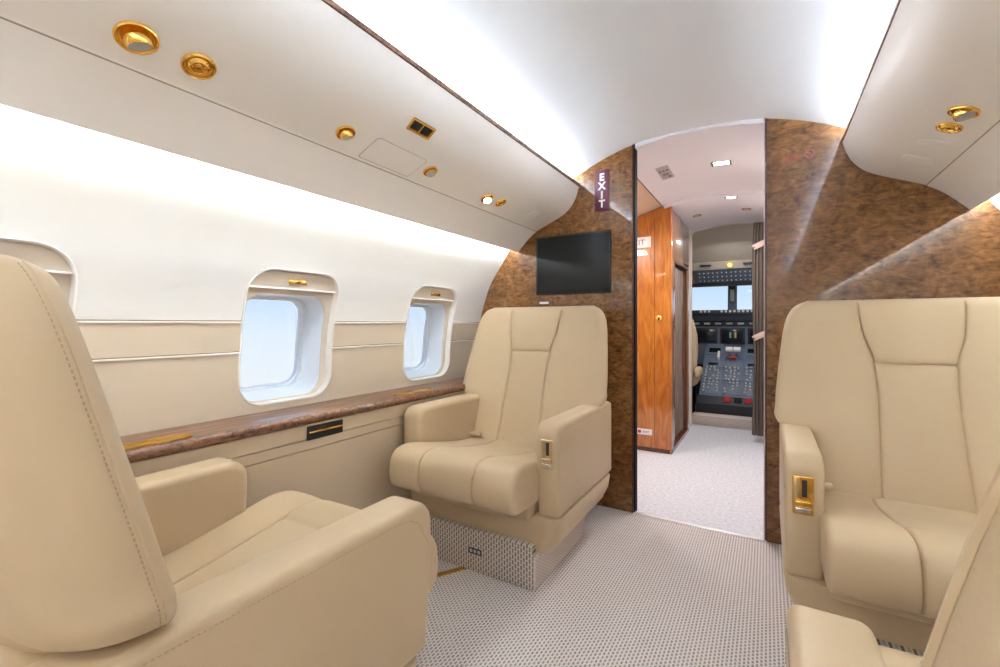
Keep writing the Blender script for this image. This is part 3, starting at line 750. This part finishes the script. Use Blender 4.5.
def curtain(name, x, y0, y1, z0, z1, label, amp=.012, waves=7, bulge=.03, wz=None, along='y'):
    n, nzz = 90, 24; V = []; F = []
    for side in (0, 1):
        for i in range(nzz):
            z = z0 + (z1-z0)*i/(nzz-1); g = wz(i/(nzz-1)) if wz else 1
            for j in range(n):
                t = j/(n-1); s = y0 + (y1-y0)*(.5+(t-.5)*g)
                off = x + amp*math.sin(2*PI*waves*t + .6*math.sin(3*i/nzz)) + side*.004
                V.append((off, s, z) if along == 'y' else (s, off, z))
    k = n*nzz
    for side in (0, 1):
        for i in range(nzz-1):
            for j in range(n-1):
                q = side*k+i*n+j; F.append((q, q+1, q+n+1, q+n))
    for j in range(n-1): F.append((j, j+1, k+j+1, k+j)); q = (nzz-1)*n; F.append((q+j, q+j+1, k+q+j+1, k+q+j))
    for i in range(nzz-1):
        F.append((i*n, (i+1)*n, k+(i+1)*n, k+i*n)); q = n-1; F.append((i*n+q, (i+1)*n+q, k+(i+1)*n+q, k+i*n+q))
    return V, F
V, F = curtain('', -.640, 3.60, 4.16, .05, 1.40, '', .010, 7, wz=lambda t: .92 - .30*math.sin(PI*min(1, max(0, t)))**2)
o = mesh_obj('curtain', V, F, CURT); tag(o, 'brown curtain gathered in the open side of the orange wood cabinet', 'curtain')
# tied curtain right of the cockpit opening
root = thing('curtain', 'grey-brown tied-back curtain at the right of the cockpit doorway', 'curtain', (-.05, 4.1, 0))
V, F = curtain('', 0, -.11, .11, .06, 1.76, '', .016, 5, wz=lambda t: .75 + .25*abs(math.cos(PI*t*1.4)), along='x')
o = mesh_obj('curtain_cloth', [(v[0]*.55+.0, v[1], v[2]) for v in V], F, CURT, root)
STRAP = mat('tie_strap', (.55, .42, .35), .6)
for z, r in ((1.58, .45), (.86, .5)):
    s = box('tie_strap', (-.058, .045, -.030, -.022, -.022, .022), STRAP, root, bev=.003, M=Matrix.Translation((0, 0, z)) @ Matrix.Rotation(-r, 4, 'Y'))
    lathe('snap', [(.006, 0), (.005, .003), (.0005, .004)], BLACK, s, Matrix.Translation((-.045, -.031, z-.025)) @ Matrix.Rotation(PI/2, 4, 'X'), 12, cap1=True)
# vestibule labels
root = thing('exit_sign', 'white exit placard on the orange wood cabinet, cut off by the door frame', 'exit sign', (-.815, 3.424, 1.562))
box('plate', (-.115, .068, -.003, 0, -.040, .040), WHITE, root, bev=.001)
text_obj('words', 'EXIT', .056, MAROON, Matrix.Translation((-.034, -.0034, 0)) @ Matrix.Rotation(PI/2, 4, 'X'), root, .0004)
root = thing('exit_sign', 'small low white exit label with a red mark near the foot of the orange cabinet', 'label', (-.80, 3.424, .143))
box('plate', (-.062, .062, -.003, 0, -.022, .022), WHITE, root, bev=.001)
lathe('red_mark', [(.013, 0), (.013, .001), (.0005, .0011)], RED, root, Matrix.Translation((-.03, -.003, 0)) @ Matrix.Rotation(PI/2, 4, 'X'), 20, cap1=True)
text_obj('words', 'EXIT', .022, DARKT, Matrix.Translation((.018, -.0034, -.001)) @ Matrix.Rotation(PI/2, 4, 'X'), root, .0004)
# ceiling fittings of the vestibule
def ceil_frame(x, y, dz=0):
    s = -1 if x < XC else 1; d = abs(x-XC); sl = (vz(d+.02)-vz(max(0, d-.02)))/(.02+min(d, .02))*s
    return Matrix.Translation((x, y, vz(d)+dz)) @ Matrix.Rotation(-math.atan(sl), 4, 'Y') @ Matrix.Rotation(PI, 4, 'X')
root = thing('ceiling_lamp', 'square lit lamp in the lilac ceiling just past the doorway', 'ceiling lamp'); root.matrix_world = ceil_frame(-.226, 2.80)
loops_obj('bezel', [[(p, q, h) for p, q in rrect(a, b, .006, 32)] for a, b, h in ((.052, .040, -.001), (.052, .040, .003), (.040, .028, .002))], BRASS, root)
box('diffuser', (-.040, .040, -.028, .028, .0, .002), LAMPON, root, bev=0)
def round_lamp(x, y, label, lit, R=.042):
    root = thing('ceiling_lamp', label, 'ceiling lamp'); root.matrix_world = ceil_frame(x, y, -.022)
    lathe('bezel', [(R, -.001), (R, .003), (R*.85, .005), (R*.7, .002)], BRASS if lit else GOLD, root)
    lathe('lens', [(R*.72, .001), (.0005, .0025)], LAMPON if lit else LENS, root, cap1=True)
round_lamp(-.222, 3.50, 'round lit lamp in the vestibule ceiling behind the square one', True)
round_lamp(-.49, 3.90, 'unlit gold ring lamp at the left of the vestibule ceiling', False, .034)
round_lamp(-.14, 3.88, 'unlit gold ring lamp at the right of the vestibule ceiling', False, .034)
root = thing('ceiling_placard', 'grey rectangular notice with small dark symbols on the lilac ceiling', 'placard'); root.matrix_world = ceil_frame(-.520, 2.755)
box('plate', (-.034, .034, -.115, .115, -.001, .002), GREYM, root, bev=.0005)
for k in range(3): box('symbol', (-.026+.019*k, -.014+.019*k, .030, .052, .002, .0026), DARKT, root, bev=0)
for k in range(3): box('text_line', (-.018, .018, -.012-.016*k, -.006-.016*k, .002, .0026), DARKT, root, bev=0)
box('symbol', (.006, .022, -.09, -.065, .002, .0026), DARKT, root, bev=0)

# ---------------------------------------------------------------- cockpit bulkhead frame
def vtop(x): return float(np.interp(x, [-.58, -.45, -.305, -.15, .06], [1.800, 1.825, 1.838, 1.832, 1.81]))
fr = [(-.645, 0), (-.607, 0), (-.607, vtop(-.607)-.03)] + [(x, vtop(x)) for x in np.linspace(-.585, .04, 14)] + [(.04, 0), (.10, 0), (.10, 1.9), (-.645, 1.9)]
prism('wall_cockpit', fr, 'y', VF, VF+.04, POSTM, kind='structure')
prism('wall_cockpit', [(-1.5, 0), (-.645, 0), (-.645, 1.9), (-1.5, 1.9)], 'y', VF, VF+.03, POSTM, kind='structure')
box('wall_vestibule_left', (-.66, -.640, 4.25, VF, 0, 1.83), POSTM, bev=0, kind='structure')
# cockpit floor and raised sill
box('floor', (-1.3, .7, VF+.05, 6.2, -.05, 0), CARPP, bev=0, kind='structure')
# cockpit ceiling: dome falling towards the windscreen
dome = [(4.49, 1.86), (4.8, 1.82), (5.0, 1.72), (5.12, 1.60), (5.25, 1.56), (5.25, 1.66), (5.0, 1.84), (4.49, 1.88)]
prism('ceiling', dome, 'x', -1.35, .75, COCKT, kind='structure', angle=50)
box('wall_cockpit_left', (-1.36, -1.30, VF+.05, 6.2, 0, 1.8), COCKT, bev=0, kind='structure')
box('wall_cockpit_right', (.70, .76, VF+.05, 6.2, 0, 1.8), COCKT, bev=0, kind='structure')
# overhead instrument panel
ov = thing('switch_panel', 'dark switch panel hanging over the cockpit windscreen', 'instrument panel', (-.305, 5.2, 1.43))
M = Matrix.Translation((.305, -5.2, -1.5))
o = prism('panel_face', [(5.16, 1.585), (5.30, 1.462), (5.33, 1.462), (5.33, 1.60)], 'x', -.66, .10, COCKG, ov, bev=.003); o.data.transform(M)
o = prism('vent_band', [(5.10, 1.665), (5.155, 1.590), (5.2, 1.590), (5.2, 1.665)], 'x', -.70, .12, COCKT, ov, bev=.003); o.data.transform(M)
o = prism('lower_lip', [(5.28, 1.462), (5.29, 1.425), (5.36, 1.425), (5.36, 1.462)], 'x', -.85, .30, COCKD, ov, bev=.003); o.data.transform(M)
nb = (Vector((0, 5.30, 1.462)) - Vector((0, 5.16, 1.585)))
for x in (-.56, -.16):
    o = box('vent_slot', (x-.055, x+.055, 5.105, 5.125, 1.620, 1.640), COCKD, ov, bev=.004); o.data.transform(M)
lathe('dome_light', [(.022, 0), (.02, .008), (.0005, .010)], mat('amber_lens', (.85, .60, .15), .3, emis=(1, .65, .15), es=.5), ov, M @ Matrix.Translation((-.335, 5.112, 1.622)) @ Matrix.Rotation(PI/2+.4, 4, 'X'), 20, cap1=True)
kn = None
for r in range(3):
    for c in range(16):
        p = Vector((-.63+.043*c, 5.16+nb.y*(.2+.3*r), 1.585+nb.z*(.2+.3*r)-.004)) - Vector((-.305, 5.2, 1.5))
        if kn is None:
            kn = box('switch', (-.005, .005, -.007, .003, -.005, .005), KNOB, ov, bev=.001); kn.location = p
        else:
            o = kn.copy(); COL.objects.link(o); o.parent = ov; o.location = p
# windscreen: centre post and panes
root = thing('windscreen_post', 'dark post dividing the cockpit windscreen with a small compass', 'post', (-.34, 5.56, 1.1))
box('post', (-.045, .045, 0, .05, .0, .42), COCKG, root, bev=.006, M=Matrix.Rotation(-.12, 4, 'X'))
box('compass', (-.038, .038, -.035, .0, .24, .30), COCKD, root, bev=.008)
box('compass_bracket', (-.02, .02, -.015, .01, .10, .23), KNOB, root, bev=.004)
for i, (xa, xb) in enumerate(((-1.05, -.385), (-.295, .55))):
    o = box('window_%d' % (20+i), (xa, xb, 5.60, 5.606, 1.08, 1.50), GLASS, bev=0, kind='structure')
box('wall_nose', (-1.3, .7, 5.70, 5.74, 0, 1.08), COCKD, bev=0, kind='structure')
box('wall_nose', (-1.3, .7, 5.40, 5.64, 1.385, 1.90), COCKT, bev=0, kind='structure')
# main instrument panel
ip = thing('instrument_panel', 'dark cockpit instrument panel with screens under the windscreen', 'instrument panel', (-.305, 5.5, .5))
M = Matrix.Translation((.305, -5.5, -.5))
def ib(nm, d, m, p=ip, **k):
    o = box(nm, d, m, p, **k); o.data.transform(M); return o
ib('glareshield', (-1.15, .55, 5.26, 5.60, 1.045, 1.100), COCKD, bev=.012)
ib('glareshield_face', (-.95, .35, 5.245, 5.28, 1.045, 1.098), COCKD, bev=.006)
bt = None
for c in range(18):
    x = -.62 + .040*c
    if c in (3, 4): continue
    o = ib('lit_button', (x-.011, x+.011, 5.238, 5.246, 1.072, 1.094), KNOB, bev=.001)
ib('panel_face', (-1.15, .55, 5.44, 5.48, .50, 1.045), COCKG, bev=.003)
ib('annunciator_bar', (-.80, .25, 5.425, 5.441, .925, .985), COCKD, bev=.003)
for c in range(8): ib('annunciator', (-.72+.11*c, -.66+.11*c, 5.420, 5.426, .945, .965), KNOB if c in (1, 4) else GREYM, bev=.001)
SCRB = mat('cockpit_screen', (.008, .012, .022), .15)
for x in (-.86, -.595, -.330, -.065, .20):
    s = ib('display', (x-.118, x+.118, 5.425, 5.441, .735, .905), COCKD, bev=.004)
    q = box('screen_glass', (x-.098, x+.098, 5.421, 5.4255, .752, .888), SCRB, s, bev=.001); q.data.transform(M)
for x, c in ((-.35, (.03, .10, .06)), (-.30, (.14, .09, .03))):
    o = box('screen_mark', (x-.008, x+.008, 5.4195, 5.4212, .80, .86), mat('screen_mark', c, .4, emis=c, es=.6), ip, bev=0); o.data.transform(M)
# centre pedestal: sloping face of blue-grey modules
cp = thing('center_pedestal', 'blue-grey cockpit pedestal with throttles, knobs and red handles', 'control pedestal', (-.305, 4.75, 0))
M = Matrix.Translation((.305, -4.75, 0))
A = Vector((0, 5.30, .70)); Bv = Vector((0, 4.74, .262)); sl = (A - Bv); L_ = sl.length; th = math.atan2(sl.z, sl.y)
FM = Matrix.Translation((-.305, Bv.y, Bv.z)) @ Matrix.Rotation(th, 4, 'X')        # local x across, y up the slope, z out
prismpoly = [(Bv.y, .03), (Bv.y, Bv.z), (A.y, A.z), (5.41, A.z), (5.41, .03)]
o = prism('body', prismpoly, 'x', -.305-.275, -.305+.275, COCKG, cp, bev=.004); o.data.transform(M)
def fb(nm, d, m, parent=cp, bev=.002):
    o = box(nm, d, m, parent, bev=bev); o.data.transform(M @ FM); return o
for i, x in enumerate((-.18, 0, .18)):
    for j in range(4):
        if j == 3 and i == 1: continue
        fb('module', (x-.083, x+.083, .02+.19*j, .195+.19*j, 0, .006), COCKG)
for x in (-.18, .18):
    fb('keypad_screen', (x-.055, x+.055, .62, .69, .005, .010), SCRB)
    fb('keypad_screen', (x-.045, x+.045, .42, .46, .005, .010), SCRB)
kb = lathe('knob', [(.009, 0), (.008, .014), (.0005, .015)], KNOB, cp, n=10, cap1=True)
first = True
for i, x in enumerate((-.18, 0, .18)):
    for j in range(9):
        for q in (-.055, -.018, .018, .055):
            if random.random() < .22: continue
            y = .05 + .042*j
            p = M @ FM @ Vector((x+q+random.uniform(-.006, .006), y+random.uniform(-.006, .006), .006))
            if first: o = kb; first = False
            else: o = kb.copy(); COL.objects.link(o); o.parent = cp
            o.location = p; o.rotation_euler = (th, 0, 0)
for x in (-.035, .035):
    t = fb('throttle_lever', (x-.012, x+.012, .55, .58, .0, .10), CHROME, bev=.004)
    fb('throttle_grip', (x-.033, x+.033, .54, .59, .09, .12), WHITE, t, bev=.008)
tag(fb('throttle_button', (-.03, .03, .50, .53, .03, .05), RED, bev=.004), 'red button')
fb('flap_lever', (-.145, -.125, .50, .60, .0, .05), WHITE, bev=.004)
o = prism('base_face', [(4.68, .0), (4.68, .19), (4.735, .26), (4.76, .26), (4.76, .0)], 'x', -.60, -.01, COCKD, cp, bev=.003); o.data.transform(M)
for x, m in ((-.33, RED), (-.24, BLACK), (-.16, RED)):
    o = box('gear_handle', (x-.03, x+.03, 4.69, 4.72, .215, .262), m, cp, bev=.005); o.data.transform(M)
st = box('step', (-.62, .03, 4.56, 4.68, 0, .10), CARPS, None, bev=.01); tag(st, 'low carpeted step in front of the cockpit pedestal', 'step')
# pilot seat with sheepskin
ps = thing('pilot_seat', 'tan sheepskin pilot seat at the left of the cockpit', 'pilot seat', (-.83, 4.64, 0))
loops_obj('seat_back', [[(p, .02+q + (z-.5)*-.12, z) for p, q in rrect(w, .06, .045, 40)] for w, z in ((.20, .42), (.24, .5), (.255, .7), (.25, .85), (.22, .98), (.19, 1.03), (.17, 1.15), (.12, 1.17))], SHEEP, ps, True, True, angle=60)
bm = bmesh.new(); box_into(bm, -.24, .24, .02, .50, .34, .48, .05, 4); bm_obj('seat_cushion', bm, SHEEP, ps)
bm = bmesh.new(); box_into(bm, .225, .290, -.10, .10, .45, .54, .030, 4); ar = bm_obj('armrest', bm, SHEEP, ps)
box('pedestal', (-.18, .18, .05, .42, 0, .36), COCKD, ps, bev=.02)
